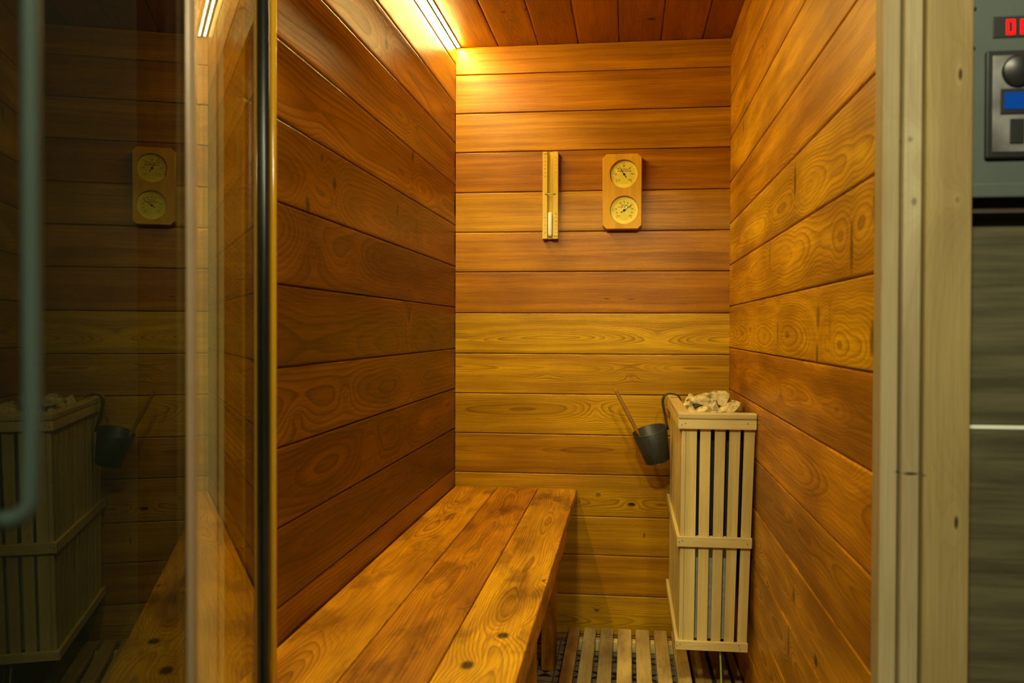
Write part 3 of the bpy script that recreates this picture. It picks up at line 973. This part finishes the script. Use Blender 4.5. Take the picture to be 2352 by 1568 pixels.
pr += [(rg, SZ1 - .013), (rg * .85, SZ1 - .008), (.003, SZ1 - .005), (.0002, SZ1 - .004)]
mb = MB()
mb.lathe(pr, 24, M0)
tag(mb.build('glass_tube', M_LENS, st), 'clear double bulb glass')
rs = rg - .0008
mb = MB()
mb.lathe([(.0002, SZ0 + .0062), (rs * .6, SZ0 + .0072), (rs, SZ0 + .013), (rs, SZ0 + .080), (rs * .7, SZ0 + .0825), (.0002, SZ0 + .084)], 24, M0)
tag(mb.build('sand', M_WHITE, st), 'white sand in the lower bulb')
mb = MB()
mb.tube([(sm - .0135, SY - .0012, zm + .001), (sm - .006, SY - .0042, zm), (sm, SY - .0048, zm - .0005), (sm + .006, SY - .0042, zm), (sm + .0135, SY - .0012, zm + .001)], .0013, 10)
cl = mb.build('clamp', M_BRUSH, st)
for s in (-1, 1):
    mb = MB()
    mb.lathe([(.0001, .0022), (.0022, .0016), (.003, 0), (.0001, 0)], 16, Matrix.Translation((sm + s * .0138, SY, zm + .001)) @ RX90)
    mb.build('screw', M_BRUSH, cl)
mb = MB()
def tri(x, z, s, upw):
    k = 1 if upw else -1
    mb.add([(x - s, SY - .0003, z - k * s * .8), (x + s, SY - .0003, z - k * s * .8), (x, SY - .0003, z + k * s)], [(0, 1, 2)])
def dash(x, z):
    mb.add([(x - .0016, SY - .0003, z - .0003), (x + .0016, SY - .0003, z - .0003), (x + .0016, SY - .0003, z + .0003), (x - .0016, SY - .0003, z + .0003)], [(0, 1, 2, 3)])
def wr(s_, x, z, flip):
    mb.text(s_, .0068, Matrix.Translation((x, SY - .0003, z)) @ RX90 @ (Matrix.Rotation(math.pi, 4, 'Z') if flip else Matrix()))
xl, xr = SX0 + .0085, SX1 - .0075
pit = .0118
for i, s_ in enumerate(('MIN', None, '5', None, '10', None, '15')):
    zt, zb = SZ1 - .0068 - i * pit, SZ0 + .0068 + i * pit
    if s_:
        wr(s_, xl, zt, True)
        wr(s_, xr, zb, False)
    else:
        tri(xl, zt, .0016, True)
        tri(xr, zb, .0016, False)
    if i:
        if i % 2:
            tri(xr, zt, .0016, True)
            tri(xl, zb, .0016, False)
        else:
            dash(xr, zt)
            dash(xl, zb)
mb.build('markings', M_INK, st)

# ------------------------------------------------------------------ control box outside
cx = empty('control_box', (.55, 1.2, 1.14), 'grey metal control box with red digits on the tiled outer wall', 'control box')
BY = 1.165
mb = MB()
mb.box((0.4075, BY, 1.1540), (0.8261, 1.199, 1.6572), None, (0, .5, .5), .006, seg=3)
mb.build('housing', M_BOX, cx)
mb = MB()
mb.box((0.4078, BY - .002, 1.1505), (0.8240, BY + .008, 1.168), None, (0, .5, .5), .002, M=Matrix())
mb.build('lower_lip', M_BOX, cx)
mb = MB()
mb.box((0.4095, 1.180, 1.1340), (0.8049, 1.199, 1.1502))
tag(mb.build('shadow_strip', plain('painted box shadow', (0.03, 0.018, 0.008), .6), cx), 'dark brown strip painted as the shadow under the box')  # added dark strip, stands in for the shade below the housing
mb = MB()
mb.box((0.4343, BY - .0012, 1.3420), (0.5295, BY + .004, 1.3675), None, (0, .5, .5), .0006)
dp = mb.build('display', M_BLACK, cx)
def seg7(ch, x, z, w, h):
    on = {'0': 'abcdef', '8': 'abcdefg'}[ch]
    t = .0026
    R = {'a': (0, h - t, w, h), 'd': (0, 0, w, t), 'g': (0, h / 2 - t / 2, w, h / 2 + t / 2), 'f': (0, h / 2, t, h), 'b': (w - t, h / 2, w, h), 'e': (0, 0, t, h / 2), 'c': (w - t, 0, w, h / 2)}
    m_ = MB()
    for k in on:
        a, b, c, d_ = R[k]
        m_.box((x + a, BY - .0022, z + b), (x + c, BY - .0012, z + d_))
    tag(m_.build('digit', M_LEDRED, dp), 'glowing red digit')
for i, ch in enumerate(('0', '8', '0')):
    seg7(ch, 0.4495 + i * .0160, 1.3455, .0098, .0178)
mb = MB()
mb.box((0.4258, BY - .006, 1.1970), (0.6566, BY + .001, 1.3256), None, (0, .5, .5), .002)
wn = mb.build('meter_window', M_BLACK, cx)
mb = MB()
mb.box((0.4325, BY - .0075, 1.2040), (0.6460, BY - .0062, 1.3190), None, (0, .5, .5), .0004)
mb.build('faceplate', M_FACE, wn)
mb = MB()
mb.lathe([(.0001, .004), (.016, .004), (.019, .002), (.019, 0), (.0001, 0)], 32, Matrix.Translation((0.4610, BY - .0077, 1.3000)) @ RX90)
tag(mb.build('round_meter', M_BLACK, wn), 'round black meter')
mb = MB()
mb.box((0.4410, BY - .0092, 1.2490), (0.5295, BY - .0077, 1.2790), None, (0, .5, .5), .0005)
sf = mb.build('screen_frame', M_BLACK, wn)
mb = MB()
mb.box((0.4450, BY - .0102, 1.2545), (0.5190, BY - .0093, 1.2745))
tag(mb.build('screen', M_BLUE, sf), 'lit blue screen')
mb = MB()
mb.box((0.4520, BY - .0092, 1.2140), (0.4680, BY - .0077, 1.2430), None, (0, .5, .5), .0005)
mb.build('switch', M_BLACK, wn)
for x, z in ((.4135, 1.378), (.4125, 1.3305)):
    mb = MB()
    mb.lathe([(.0001, .0010), (.0022, .0008), (.0026, 0), (.0001, 0)], 12, Matrix.Translation((x, BY - .0001, z)) @ RX90)
    mb.build('screw', M_SCREW, cx)
